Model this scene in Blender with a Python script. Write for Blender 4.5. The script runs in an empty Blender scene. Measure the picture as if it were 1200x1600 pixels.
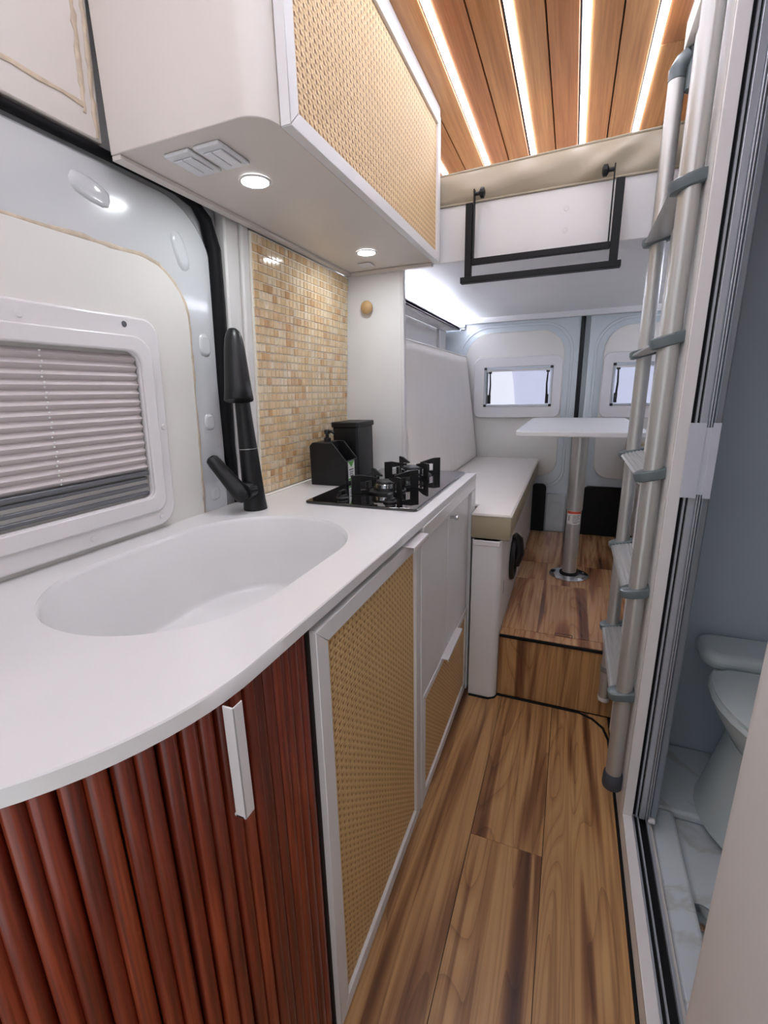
import bpy, bmesh, math, random
from mathutils import Vector, Matrix
random.seed(7)
S = bpy.context.scene
C = S.collection
PI = math.pi

# ---------------------------------------------------------------- camera
def make_camera():
    yaw, pit, rol = 0.387384, 0.258288, 0.021998
    f = Vector((-math.sin(yaw)*math.cos(pit), math.cos(yaw)*math.cos(pit), -math.sin(pit)))
    r = Vector((math.cos(yaw), math.sin(yaw), 0)); d = f.cross(r)
    r2 = r*math.cos(rol)+d*math.sin(rol); d2 = -r*math.sin(rol)+d*math.cos(rol)
    cd = bpy.data.cameras.new('camera'); cam = bpy.data.objects.new('camera', cd); C.objects.link(cam)
    cd.sensor_fit = 'VERTICAL'; cd.sensor_height = 36; cd.lens = 36*709.076/1600
    cd.clip_start = 0.01
    m = Matrix((r2, -d2, -f)).transposed().to_4x4(); m.translation = (0, 0, 1.26)
    cam.matrix_world = m; S.camera = cam
make_camera()
# ---------------------------------------------------------------- world + exposure
S.view_settings.view_transform = 'Standard'; S.view_settings.look = 'None'
S.view_settings.gamma = 1; S.view_settings.use_curve_mapping = False
S.view_settings.exposure = 0.45
W = bpy.data.worlds.new('daylight'); S.world = W; W.use_nodes = True
bg = W.node_tree.nodes['Background']; bg.inputs[0].default_value = (0.92, 0.945, 1.0, 1); bg.inputs[1].default_value = 0.76
LED_CEIL, LED_SPOT, LED_COVE = 12.0, 110.0, 112.0

# ---------------------------------------------------------------- materials
def lin(c):
    return tuple(((x/255)/12.92 if x/255 <= .04045 else ((x/255+.055)/1.055)**2.4) for x in c)+(1,)
class N:
    def __init__(s, name):
        s.m = bpy.data.materials.new(name); s.m.use_nodes = True; s.t = s.m.node_tree
        s.b = s.t.nodes['Principled BSDF']
    def n(s, typ, **k):
        x = s.t.nodes.new(typ)
        for a, v in k.items(): setattr(x, a, v)
        return x
    def l(s, a, b): s.t.links.new(a, b)
    def math(s, op, a, b=None, c=None):
        x = s.n('ShaderNodeMath', operation=op)
        for i, v in enumerate((a, b, c)):
            if v is None: continue
            if isinstance(v, (int, float)): x.inputs[i].default_value = v
            else: s.l(v, x.inputs[i])
        return x.outputs[0]
    def coord(s, scale=(1, 1, 1), rnd=0.0):
        tc = s.n('ShaderNodeTexCoord'); mp = s.n('ShaderNodeMapping'); mp.inputs['Scale'].default_value = scale
        s.l(tc.outputs['Object'], mp.inputs[0])
        if rnd:
            oi = s.n('ShaderNodeObjectInfo'); v = s.math('MULTIPLY', oi.outputs['Random'], rnd)
            cx = s.n('ShaderNodeCombineXYZ'); [s.l(v, cx.inputs[i]) for i in range(3)]
            s.l(cx.outputs[0], mp.inputs[1])
        return mp.outputs[0]
    def noise(s, vec, scale, detail=3, rough=.5, dist=0):
        x = s.n('ShaderNodeTexNoise'); s.l(vec, x.inputs['Vector'])
        x.inputs['Scale'].default_value = scale; x.inputs['Detail'].default_value = detail
        x.inputs['Roughness'].default_value = rough; x.inputs['Distortion'].default_value = dist
        return x.outputs['Fac']
    def ramp(s, fac, stops):
        x = s.n('ShaderNodeValToRGB'); s.l(fac, x.inputs[0]); e = x.color_ramp.elements
        while len(e) < len(stops): e.new(.5)
        for i, (p, c) in enumerate(stops): e[i].position = p; e[i].color = lin(c) if len(c) == 3 else c
        return x.outputs[0]
    def mix(s, fac, a, b, mode='MIX'):
        x = s.n('ShaderNodeMix', data_type='RGBA', blend_type=mode)
        for i, v in ((0, fac), (6, a), (7, b)):
            if isinstance(v, (int, float)): x.inputs[i].default_value = v
            elif isinstance(v, tuple): x.inputs[i].default_value = v
            else: s.l(v, x.inputs[i])
        return x.outputs[2]
    def bump(s, h, strength=.3, dist=.002):
        x = s.n('ShaderNodeBump'); s.l(h, x.inputs['Height']); x.inputs['Strength'].default_value = strength
        x.inputs['Distance'].default_value = dist; s.l(x.outputs[0], s.b.inputs['Normal'])
    def base(s, v):
        if isinstance(v, tuple): s.b.inputs['Base Color'].default_value = v
        else: s.l(v, s.b.inputs['Base Color'])
def simple(name, col, rough=.5, metal=0, coat=0, var=.03, vs=6, bump=0, bs=200, emit=0, spec=.5):
    m = N(name); c = lin(col)
    v = m.coord(); f = m.noise(v, vs, 3)
    k = tuple(x*(1-var) for x in c[:3])+(1,)
    m.base(m.ramp(f, [(.35, k), (.65, c)]))
    m.b.inputs['Roughness'].default_value = rough; m.b.inputs['Metallic'].default_value = metal
    m.b.inputs['Coat Weight'].default_value = coat; m.b.inputs['Specular IOR Level'].default_value = spec
    if bump: m.bump(m.noise(v, bs, 3), bump, .001)
    if emit:
        m.b.inputs['Emission Color'].default_value = c; m.b.inputs['Emission Strength'].default_value = emit
    return m.m
M = {}
M['white'] = simple('white_laminate', (226, 225, 224), .38)
M['white2'] = simple('white_painted_board', (222, 219, 216), .45)
M['counter'] = simple('white_solid_surface', (228, 227, 226), .22, coat=.2)
M['warmwhite'] = simple('warm_white_panel', (222, 214, 207), .4)
M['creampanel'] = simple('cream_liner', (228, 225, 219), .5)
M['vanmetal'] = simple('van_body_paint', (208, 210, 211), .16, coat=.6, var=.02)
M['rearmetal'] = simple('rear_door_paint', (208, 217, 221), .2, coat=.5, var=.02)
M['sealant'] = simple('aged_sealant', (214, 196, 172), .5, var=.25, vs=40, bump=.4, bs=60)
M['rubber'] = simple('black_rubber', (13, 13, 16), .6, spec=.2)
M['blackmetal'] = simple('black_powder_coat', (12, 13, 15), .5, spec=.3)
M['blackmatte'] = simple('matte_black_tap', (14, 14, 16), .36, spec=.4)
M['blackplastic'] = simple('black_plastic', (16, 16, 18), .45, spec=.4)
M['pocket'] = simple('black_trim_panel', (8, 8, 10), .4, spec=.25)
M['castiron'] = simple('cast_iron', (12, 12, 13), .45, bump=.2, bs=300)
M['glassblack'] = simple('black_glass', (5, 5, 6), .03, coat=1, var=0)
M['chrome'] = simple('chrome', (205, 207, 210), .15, 1, var=.02)
M['alu'] = simple('satin_aluminium', (188, 188, 185), .36, .6, var=.03, vs=3)
M['alugrey'] = simple('grey_anodised', (150, 156, 163), .35, .6, var=.03)
M['alulight'] = simple('silver_profile', (188, 193, 200), .3, .5, var=.03)
M['greycap'] = simple('grey_ladder_cap', (96, 106, 108), .35)
M['darkfoot'] = simple('dark_grey_rubber_foot', (62, 66, 74), .6)
M['vinyl'] = simple('cream_leatherette', (232, 226, 219), .42, bump=.08, bs=500, var=.03)
M['beigevinyl'] = simple('beige_leatherette', (160, 147, 122), .42, bump=.08, bs=500, var=.05)
M['mattress'] = simple('mattress_leatherette', (176, 165, 144), .38, bump=.06, bs=500, var=.05)
M['piping'] = simple('piping', (226, 222, 214), .45)
M['blind'] = simple('pleated_blind_fabric', (205, 196, 195), .75, bump=.1, bs=400)
M['plastic'] = simple('white_abs', (226, 223, 222), .25, coat=.2)
M['greyrail'] = simple('grey_rail', (120, 122, 126), .35, .5)
M['winglassdark'] = simple('tinted_acrylic', (96, 98, 102), .1)
M['bath'] = simple('bathroom_wall', (190, 200, 210), .3)
M['toilet'] = simple('toilet_plastic', (205, 215, 215), .3)
M['wood_knob'] = simple('light_wood', (196, 160, 112), .5, var=.25, vs=30)
M['white_label'] = simple('label_white', (235, 235, 232), .5)
M['green'] = simple('label_green', (88, 165, 70), .5)
M['ink'] = simple('label_ink', (90, 92, 96), .5)
M['red'] = simple('label_red', (205, 80, 60), .5)
M['led'] = simple('led_diffuser', (236, 240, 255), .5, emit=LED_CEIL, var=0)
M['spot'] = simple('downlight_lens', (245, 250, 255), .5, emit=LED_SPOT, var=0)
M['cove'] = simple('cove_led', (232, 236, 255), .5, emit=LED_COVE, var=0)
M['outside'] = simple('pale_lavender_paint', (226, 227, 242), .4)
M['dark'] = simple('shadow_gap_black', (28, 20, 16), .7)
M['switch'] = simple('switch_plastic', (228, 228, 230), .3)
M['tape'] = simple('grey_white_tape', (196, 200, 210), .45)

def glass():
    m = N('acrylic_pane'); t = m.t
    tr = m.n('ShaderNodeBsdfTransparent'); gl = m.n('ShaderNodeBsdfGlossy'); gl.inputs['Roughness'].default_value = .05
    mx = m.n('ShaderNodeMixShader'); fr = m.n('ShaderNodeFresnel'); fr.inputs[0].default_value = 1.3
    tr.inputs[0].default_value = (.93, .93, .97, 1)
    m.l(fr.outputs[0], mx.inputs[0]); m.l(tr.outputs[0], mx.inputs[1]); m.l(gl.outputs[0], mx.inputs[2])
    m.l(mx.outputs[0], t.nodes['Material Output'].inputs[0]); return m.m
M['glass'] = glass()

def floor_wood(name, ax, dark=(80, 50, 34), mid=(140, 99, 64), light=(190, 151, 104), rough=.34):
    """ax: index of the grain axis"""
    m = N(name)
    sc = lambda a, g: tuple(g if i == ax else a for i in range(3))
    big = m.noise(m.coord(sc(9, .5), rnd=23.0), 1.0, 2, .5, 1.0)
    fine = m.noise(m.coord(sc(85, 1.5), rnd=7.0), 1.0, 3, .6, .3)
    con = m.noise(m.coord(sc(7, .75), rnd=11.0), 1.0, 1, .4, .8)
    tri = m.math('FRACT', m.math('MULTIPLY', con, 13.0))
    col = m.ramp(big, [(.29, dark), (.40, mid), (.47, light), (.56, light), (.62, mid), (.71, dark)])
    col = m.mix(.5, col, m.ramp(tri, [(.0, (132, 92, 66)), (.10, (214, 186, 160)), (.4, (255, 252, 246)), (1.0, (232, 214, 196))]), 'MULTIPLY')
    col = m.mix(.5, col, m.ramp(fine, [(.32, (150, 116, 92)), (.52, (255, 252, 246))]), 'MULTIPLY')
    m.base(col); m.b.inputs['Roughness'].default_value = rough
    m.bump(fine, .06, .001); return m.m
M['floor'] = floor_wood('walnut_laminate', 1)
M['platform'] = floor_wood('walnut_laminate_platform', 1, (104, 66, 47), (150, 104, 72), (184, 144, 104), .2)
M['riser'] = floor_wood('walnut_laminate_riser', 2)

def ceil_wood(name, a, b):
    m = N(name); v = m.coord((16, .9, 1), rnd=17.0)
    f = m.noise(v, 1.4, 4, .6, .8)
    g = m.noise(m.coord((70, 1.5, 1), rnd=5.0), 2, 3, .6)
    col = m.mix(.35, m.ramp(f, [(.3, a), (.68, b)]), m.ramp(g, [(.35, (170, 140, 120)), (.6, (255, 255, 255))]), 'MULTIPLY')
    m.base(col); m.b.inputs['Roughness'].default_value = .36; m.bump(g, .05, .001); return m.m
M['ceil_a'] = ceil_wood('orange_pine_a', (190, 128, 74), (216, 158, 102))
M['ceil_b'] = ceil_wood('orange_pine_b', (184, 116, 68), (208, 144, 92))
M['ceil_c'] = ceil_wood('orange_pine_c', (196, 136, 82), (220, 166, 112))

def mahog(name, a, b, c):
    m = N(name); v = m.coord((40, 40, 1.6), rnd=31.0)
    f = m.noise(v, 1.2, 4, .6, .6); g = m.noise(m.coord((160, 160, 3), rnd=9.0), 1.5, 3, .6)
    col = m.mix(.5, m.ramp(f, [(.3, a), (.5, b), (.7, c)]), m.ramp(g, [(.36, (120, 90, 80)), (.58, (255, 255, 255))]), 'MULTIPLY')
    m.base(col); m.b.inputs['Roughness'].default_value = .3; m.b.inputs['Coat Weight'].default_value = .15
    m.bump(g, .1, .001); return m.m
M['slat_a'] = mahog('mahogany_a', (84, 27, 15), (130, 49, 27), (156, 70, 40))
M['slat_b'] = mahog('mahogany_b', (94, 34, 19), (144, 60, 34), (170, 84, 50))
M['slat_c'] = mahog('mahogany_c', (72, 24, 14), (114, 42, 25), (138, 58, 36))

def rattan(name, base, hi, hole, ha=.13, hb=.24):
    m = N(name); tc = m.n('ShaderNodeTexCoord'); sp = m.n('ShaderNodeSeparateXYZ'); m.l(tc.outputs['Object'], sp.inputs[0])
    P = .0160
    u = m.math('DIVIDE', sp.outputs[1], .0172); w = m.math('DIVIDE', sp.outputs[2], P)
    row = m.math('FLOOR', u)
    w2 = w
    fu = m.math('ABSOLUTE', m.math('SUBTRACT', m.math('FRACT', u), .5))
    fw = m.math('ABSOLUTE', m.math('SUBTRACT', m.math('FRACT', w2), .5))
    a = m.math('LESS_THAN', fu, ha); b = m.math('LESS_THAN', fw, hb)
    hol = m.math('MULTIPLY', a, b)
    su = m.math('SINE', m.math('MULTIPLY', u, 2*PI)); sw = m.math('SINE', m.math('MULTIPLY', w2, 2*PI))
    strand = m.math('SINE', m.math('MULTIPLY', u, 6*PI)); strand2 = m.math('SINE', m.math('MULTIPLY', w, 4*PI))
    h = m.math('ADD', m.math('MULTIPLY', su, sw), m.math('ADD', m.math('MULTIPLY', strand, .25), m.math('MULTIPLY', strand2, .35)))
    nz = m.noise(tc.outputs['Object'], 90, 3)
    f = m.math('ADD', m.math('MULTIPLY', h, .22), m.math('ADD', m.math('MULTIPLY', nz, .5), .22))
    col = m.mix(hol, m.ramp(f, [(.2, base), (.75, hi)]), lin(hole))
    m.base(col); m.b.inputs['Roughness'].default_value = .55
    hh = m.math('SUBTRACT', h, m.math('MULTIPLY', hol, 3))
    m.bump(hh, .7, .0012); return m.m
M['rattan'] = rattan('rattan_cane', (214, 176, 124), (236, 206, 160), (120, 78, 44))
M['rattan_low'] = rattan('rattan_cane_tan', (200, 160, 104), (222, 186, 132), (134, 92, 54), .10, .19)

def marble(name):
    m = N(name); v = m.coord((3, 3, 3)); f = m.noise(v, .9, 4, .55, 1.2)
    m.base(m.ramp(f, [(.47, (206, 214, 218)), (.5, (190, 194, 192)), (.53, (206, 214, 218))])); m.b.inputs['Roughness'].default_value = .18
    return m.m
M['marble'] = marble('marble_shower_floor')
TILE = []
for i, c in enumerate([(226, 196, 154), (231, 206, 170), (218, 182, 138), (236, 215, 184), (206, 164, 118), (228, 198, 156), (233, 210, 176)]):
    m = N('mosaic_%d' % i); v = m.coord((60, 60, 9), rnd=13.0); f = m.noise(v, 1.5, 3, .6)
    d = tuple(int(x*.90) for x in c)
    m.base(m.ramp(f, [(.35, d), (.6, c)])); m.b.inputs['Roughness'].default_value = .1; m.b.inputs['Coat Weight'].default_value = .3
    TILE.append(m.m)
M['grout'] = simple('cream_grout', (246, 240, 228), .7)

# ---------------------------------------------------------------- geometry helpers
def box(bm, x0, x1, y0, y1, z0, z1):
    v = [bm.verts.new((x, y, z)) for z in (z0, z1) for x, y in ((x0, y0), (x1, y0), (x1, y1), (x0, y1))]
    for f in ((3, 2, 1, 0), (4, 5, 6, 7), (0, 1, 5, 4), (1, 2, 6, 5), (2, 3, 7, 6), (3, 0, 4, 7)):
        bm.faces.new([v[i] for i in f])
    return bm
def B(*a):
    bm = bmesh.new()
    if a and not hasattr(a[0], '__len__'): a = (a,)
    for q in a: box(bm, *q)
    return bm
AX = {'x': lambda a, p: (a, p[0], p[1]), 'y': lambda a, p: (p[0], a, p[1]), 'z': lambda a, p: (p[0], p[1], a)}
def prism(bm, pts, axis, a0, a1):
    k = AX[axis]
    lo = [bm.verts.new(k(a0, p)) for p in pts]; hi = [bm.verts.new(k(a1, p)) for p in pts]; n = len(pts)
    bm.faces.new(lo); bm.faces.new(hi[::-1])
    for i in range(n): bm.faces.new((lo[(i+1) % n], lo[i], hi[i], hi[(i+1) % n]))
    return bm
def P_(pts, axis, a0, a1): return prism(bmesh.new(), pts, axis, a0, a1)
def rrect(x0, x1, y0, y1, r, n=6):
    if not hasattr(r, '__len__'): r = (r,)*4
    out = []
    for (cx, cy, a, q) in ((x1, y1, 0, r[2]), (x0, y1, 90, r[3]), (x0, y0, 180, r[0]), (x1, y0, 270, r[1])):
        sx = -1 if cx == x1 else 1; sy = -1 if cy == y1 else 1
        if q <= 0: out.append((cx, cy)); continue
        for i in range(n+1):
            t = math.radians(a+90*i/n); out.append((cx+sx*q+q*math.cos(t), cy+sy*q+q*math.sin(t)))
    return out
def ringprism(bm, outer, inner, axis, a0, a1):
    k = AX[axis]; n = len(outer); L = [[bm.verts.new(k(a, p)) for p in s] for s in (outer, inner) for a in (a0, a1)]
    o0, o1, i0, i1 = L
    for i in range(n):
        j = (i+1) % n
        for q in ((o0[i], o0[j], o1[j], o1[i]), (i0[j], i0[i], i1[i], i1[j]), (o1[i], o1[j], i1[j], i1[i]), (o0[j], o0[i], i0[i], i0[j])):
            bm.faces.new(q)
    return bm
def tube(bm, pts, r, seg=10, cap=True, squash=None):
    pts = [Vector(p) for p in pts]; n = len(pts)
    if not hasattr(r, '__len__'): r = [r]*n
    rings = []; up = None
    for i, p in enumerate(pts):
        t = (pts[min(i+1, n-1)]-pts[max(i-1, 0)]).normalized()
        if up is None:
            up = Vector((0, 0, 1)) if abs(t.z) < .9 else Vector((0, 1, 0))
        a = t.cross(up).normalized(); b = a.cross(t).normalized(); up = b
        sa, sb = squash or (1, 1)
        rings.append([bm.verts.new(p+(a*math.cos(2*PI*k/seg)*sa+b*math.sin(2*PI*k/seg)*sb)*r[i]) for k in range(seg)])
    for i in range(n-1):
        for k in range(seg):
            j = (k+1) % seg; bm.faces.new((rings[i][k], rings[i][j], rings[i+1][j], rings[i+1][k]))
    if cap: bm.faces.new(rings[0][::-1]); bm.faces.new(rings[-1])
    return bm
def T(pts, r, seg=10, **k): return tube(bmesh.new(), pts, r, seg, **k)
def lathe(bm, prof, c, axis=(0, 0, 1), seg=24):
    ax = Vector(axis).normalized(); u = ax.orthogonal().normalized(); w = ax.cross(u); c = Vector(c)
    rings = []
    for (r, h) in prof:
        if r <= 1e-6: rings.append([bm.verts.new(c+ax*h)])
        else: rings.append([bm.verts.new(c+ax*h+(u*math.cos(2*PI*k/seg)+w*math.sin(2*PI*k/seg))*r) for k in range(seg)])
    for A, D in zip(rings, rings[1:]):
        for k in range(seg):
            j = (k+1) % seg
            if len(A) == 1 and len(D) == 1: continue
            if len(A) == 1: bm.faces.new((A[0], D[j], D[k]))
            elif len(D) == 1: bm.faces.new((A[k], A[j], D[0]))
            else: bm.faces.new((A[k], A[j], D[j], D[k]))
    if len(rings[0]) > 1: bm.faces.new(rings[0][::-1])
    if len(rings[-1]) > 1: bm.faces.new(rings[-1])
    return bm
def Lt(prof, c, axis=(0, 0, 1), seg=24): return lathe(bmesh.new(), prof, c, axis, seg)

OFF = {}
def setp(o, label=None, cat=None, group=None, kind=None):
    if label: o['label'] = label
    if cat: o['category'] = cat
    if group: o['group'] = group
    if kind: o['kind'] = kind
    return o
def thing(name, loc, label, cat, group=None):
    o = bpy.data.objects.new(name, None); C.objects.link(o); o.location = loc; o.empty_display_size = .05
    OFF[o] = Vector(loc); return setp(o, label, cat, group)
def obj(name, bm, mat, parent=None, bevel=0, smooth=False, label=None, seg=2, mats=None, loc=None, sub=0):
    """mesh given in world coordinates; linked as one object (child of parent if given)"""
    bmesh.ops.recalc_face_normals(bm, faces=bm.faces[:])
    off = OFF.get(parent, Vector((0, 0, 0)))
    me = bpy.data.meshes.new(name)
    if parent is None:
        if loc is not None: off = Vector(loc)
    bmesh.ops.translate(bm, verts=bm.verts[:], vec=-off)
    bm.to_mesh(me); bm.free()
    for x in (mats or [mat]): me.materials.append(x if not isinstance(x, str) else M[x])
    o = bpy.data.objects.new(name, me); C.objects.link(o)
    if parent is not None: o.parent = parent
    elif loc is not None: o.location = loc
    OFF[o] = off
    if bevel:
        b = o.modifiers.new('bevel', 'BEVEL'); b.width = bevel; b.segments = seg; b.limit_method = 'ANGLE'; b.angle_limit = math.radians(40)
    if sub:
        q = o.modifiers.new('sub', 'SUBSURF'); q.levels = sub; q.render_levels = sub
    if smooth or bevel:
        me.polygons.foreach_set('use_smooth', [True]*len(me.polygons))
        if not sub: me.set_sharp_from_angle(angle=math.radians(38))
    if label: o['label'] = label
    return o
def inst(name, me, parent, loc):
    o = bpy.data.objects.new(name, me); C.objects.link(o); o.parent = parent
    o.location = Vector(loc)-OFF.get(parent, Vector((0, 0, 0))); OFF[o] = Vector(loc); return o
def mesh(name, bm, mat):
    bmesh.ops.recalc_face_normals(bm, faces=bm.faces[:])
    me = bpy.data.meshes.new(name); bm.to_mesh(me); bm.free(); me.materials.append(M[mat] if isinstance(mat, str) else mat); return me
def struct(name, bm, mat, parent=None, **k):
    o = obj(name, bm, mat, parent, **k)
    if parent is None: o['kind'] = 'structure'
    return o
def xw(z): return -.945+.055*(z-.94)            # inner face of the leaning left wall
def lean(bm, n0=0):                              # (n, y, z) measured from the leaning wall -> world
    for v in bm.verts: v.co.x += xw(v.co.z)+n0
    return bm

# ================================================================= SHELL
# ---- floor and its planks
fl = struct('floor', B(-.95, .97, -.6, 3.3, -.03, -.004), 'dark')
for (x0, x1, cuts) in ((-.93, -.576, [-.55, 1.75]), (-.576, -.378, [-.55, .6, 1.75]), (-.377, -.1795, [-.55, .30, 1.73]), (-.1785, .0195, [-.55, 1.0595, 1.73]), (.0205, .2245, [-.55, .40, 1.73])):
    for a, b in zip(cuts, cuts[1:]):
        obj('plank', B(x0+.0004, x1-.0004, a+.0005, b-.0005, -.004, 0), 'floor', fl)
# black floor edge strip along the right side, round the corner and under the step
bm = bmesh.new()
tube(bm, [(.222, -.5, .001), (.2225, 1.50, .001), (.220, 1.60, .001), (.205, 1.66, .001), (.17, 1.70, .001), (.12, 1.722, .001), (-.20, 1.724, .001), (-.212, 1.70, .001), (-.235, 1.684, .001), (-.315, 1.684, .001)], .005, 8)
struct('trim_1', bm, 'rubber')
# ---- ceiling
ce = struct('ceiling', B(-.95, .97, -.6, 3.34, 2.206, 2.23), 'dark')
strips = [-.600, -.412, -.223, -.039, .145]
edges = []
x = -.600-.094*3
k = 0
xs = []
while x < .34:
    xs.append(x); x += .0931
for i, x0 in enumerate(xs):
    w = .0931
    isled = lambda q: any(abs(q-s) < .02 for s in strips)
    a = x0+(.012 if isled(x0) else .002); b = x0+w-(.012 if isled(x0+w) else .002)
    cuts = [-.55, 1.77, 3.3] if .13 < x0 < .2 else [-.55, 3.3]
    for c0, c1 in zip(cuts, cuts[1:]):
        obj('plank', B(a, b, c0+.0006, c1-.0006, 2.194, 2.206), ['ceil_a', 'ceil_b', 'ceil_c'][(i*2+(c0 > 0)) % 3], ce, bevel=.0015, seg=1)
obj('side_board', B((-.95, xs[0], -.55, 3.3, 2.196, 2.206), (xs[-1]+.0931, .95, -.55, 3.3, 2.196, 2.206)), 'ceil_b', ce)
for s, w in zip(strips, ('leftmost, mostly hidden by the wall cabinet', 'second from the left', 'third from the left', 'fourth from the left', 'rightmost, nearest the ladder')):
    t = thing('led_strip', (s, 1.4, 2.205), 'bright white LED strip set between ceiling planks, '+w, 'light', 'LED strips in the plank ceiling')
    obj('diffuser', B(s-.0098, s+.0098, -.5, 3.28, 2.190, 2.2035), 'led', t)
    obj('channel', B((s-.0118, s-.0100, -.5, 3.28, 2.1945, 2.2035), (s+.0100, s+.0118, -.5, 3.28, 2.1945, 2.2035)), 'alu', t)

# ---- left wall: van side skin with the sliding door
struct('wall_left', lean(B((-.06, -.012, -.6, 3.3, -.03, 2.21))), 'vanmetal')
dr = struct('door_1', lean(P_(rrect(-.55, 1.066, .10, 1.715, (.02, .02, .16, .02), 10), 'x', -.0115, 0)), 'vanmetal', bevel=.01)
def rpath(x0, x1, y0, y1, r): return rrect(x0, x1, y0, y1, r, 8)
obj('inner_panel', lean(P_(rpath(-.30, .962, .55, 1.562, (.02, .03, .13, .1)), 'x', .0005, .004)), 'creampanel', dr, bevel=.002)
pp = rpath(-.30, .964, .55, 1.564, (.02, .03, .13, .1)); pp = [p for p in pp]
bm = bmesh.new(); path = []
for i in range(len(pp)):
    a, b = pp[i], pp[(i+1) % len(pp)]; n = max(1, int(math.dist(a, b)/.025))
    for j in range(n):
        t = j/n; path.append((.0025, a[0]+(b[0]-a[0])*t+random.uniform(-.0022, .0022), a[1]+(b[1]-a[1])*t+random.uniform(-.0022, .0022)))
tube(bm, path+[path[0]], [random.uniform(.0042, .0075) for _ in range(len(path)+1)], 8, cap=False, squash=(1, 1))
for v in bm.verts: v.co.x = .0015+(v.co.x-.0025)*.45
obj('sealant_bead', lean(bm), 'sealant', dr, smooth=True, label='uneven beige sealant line')
def dimple(y, z, ry, rz, rot=0, n=12):
    bm = bmesh.new(); vs = [[], []]
    for k in range(n):
        t = 2*PI*k/n; c, s = math.cos(t), math.sin(t)
        c = math.copysign(abs(c)**.7, c); s = math.copysign(abs(s)**.7, s)
        for q, (h, f) in enumerate(((-.001, 1.0), (.005, .78))):
            a, b = ry*f*c, rz*f*s
            vs[q].append(bm.verts.new((h, y+a*math.cos(rot)-b*math.sin(rot), z+a*math.sin(rot)+b*math.cos(rot))))
    for k in range(n):
        j = (k+1) % n; bm.faces.new((vs[0][k], vs[0][j], vs[1][j], vs[1][k]))
    bm.faces.new(vs[1]); return lean(bm)
for (y, z, a, b, r) in ((.735, 1.655, .045, .022, -.2), (.955, 1.60, .022, .045, .35), (1.015, 1.39, .022, .03, 0), (1.012, 1.19, .02, .024, 0), (1.015, .985, .018, .02, 0)):
    obj('stamped_boss', dimple(y, z, a, b, r), 'vanmetal', dr, bevel=.003, smooth=True)
# black door seal running over the top and down the rear edge of the door
bm = bmesh.new()
pts = [(.004, y, 1.728) for y in (-.5, .2, .6, .86)]+[(.004, .95, 1.727), (.004, 1.01, 1.718), (.004, 1.045, 1.692), (.004, 1.068, 1.63), (.004, 1.071, 1.50), (.004, 1.072, 1.30), (.004, 1.078, 1.12), (.004, 1.095, 1.0), (.004, 1.12, .92), (.004, 1.15, .80)]
tube(bm, pts, [.009]*5+[.012, .016, .019, .020, .020, .018, .016, .016, .016], 10)
struct('trim_2', lean(bm), 'rubber', smooth=True)
# white upper side liner above the door and pillar lining beside the tiles
up = struct('trim_3', lean(B(-.011, .012, -.55, .766, 1.74, 2.19)), 'warmwhite', bevel=.004)
for a, b in (((.014, -.5, 1.79), (.014, .735, 1.79)), ((.014, .735, 1.775), (.014, .735, 2.15)), ((.014, .755, 1.745), (.014, .757, 2.15))):
    n = 30; pts = [tuple(Vector(a).lerp(Vector(b), i/n)+Vector((0, random.uniform(-.002, .002), random.uniform(-.002, .002)))) for i in range(n+1)]
    bm = T(pts, [random.uniform(.003, .006) for _ in pts], 7)
    for v in bm.verts: v.co.x = .013+(v.co.x-.014)*.4
    obj('sealant_bead', lean(bm), 'sealant', up, smooth=True, label='beige sealant line')
struct('trim_4', lean(B((-.011, .022, 1.094, 1.152, .97, 1.74), (-.011, .03, 1.154, 1.186, .90, 1.74))), 'white2', bevel=.006)
# rear half of the left wall beyond the partition
struct('trim_5', B((-.90, -.86, 1.84, 3.1, .70, 1.66), (-.90, -.84, 3.1, 3.26, .70, 1.70)), 'white2', bevel=.004)

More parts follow.
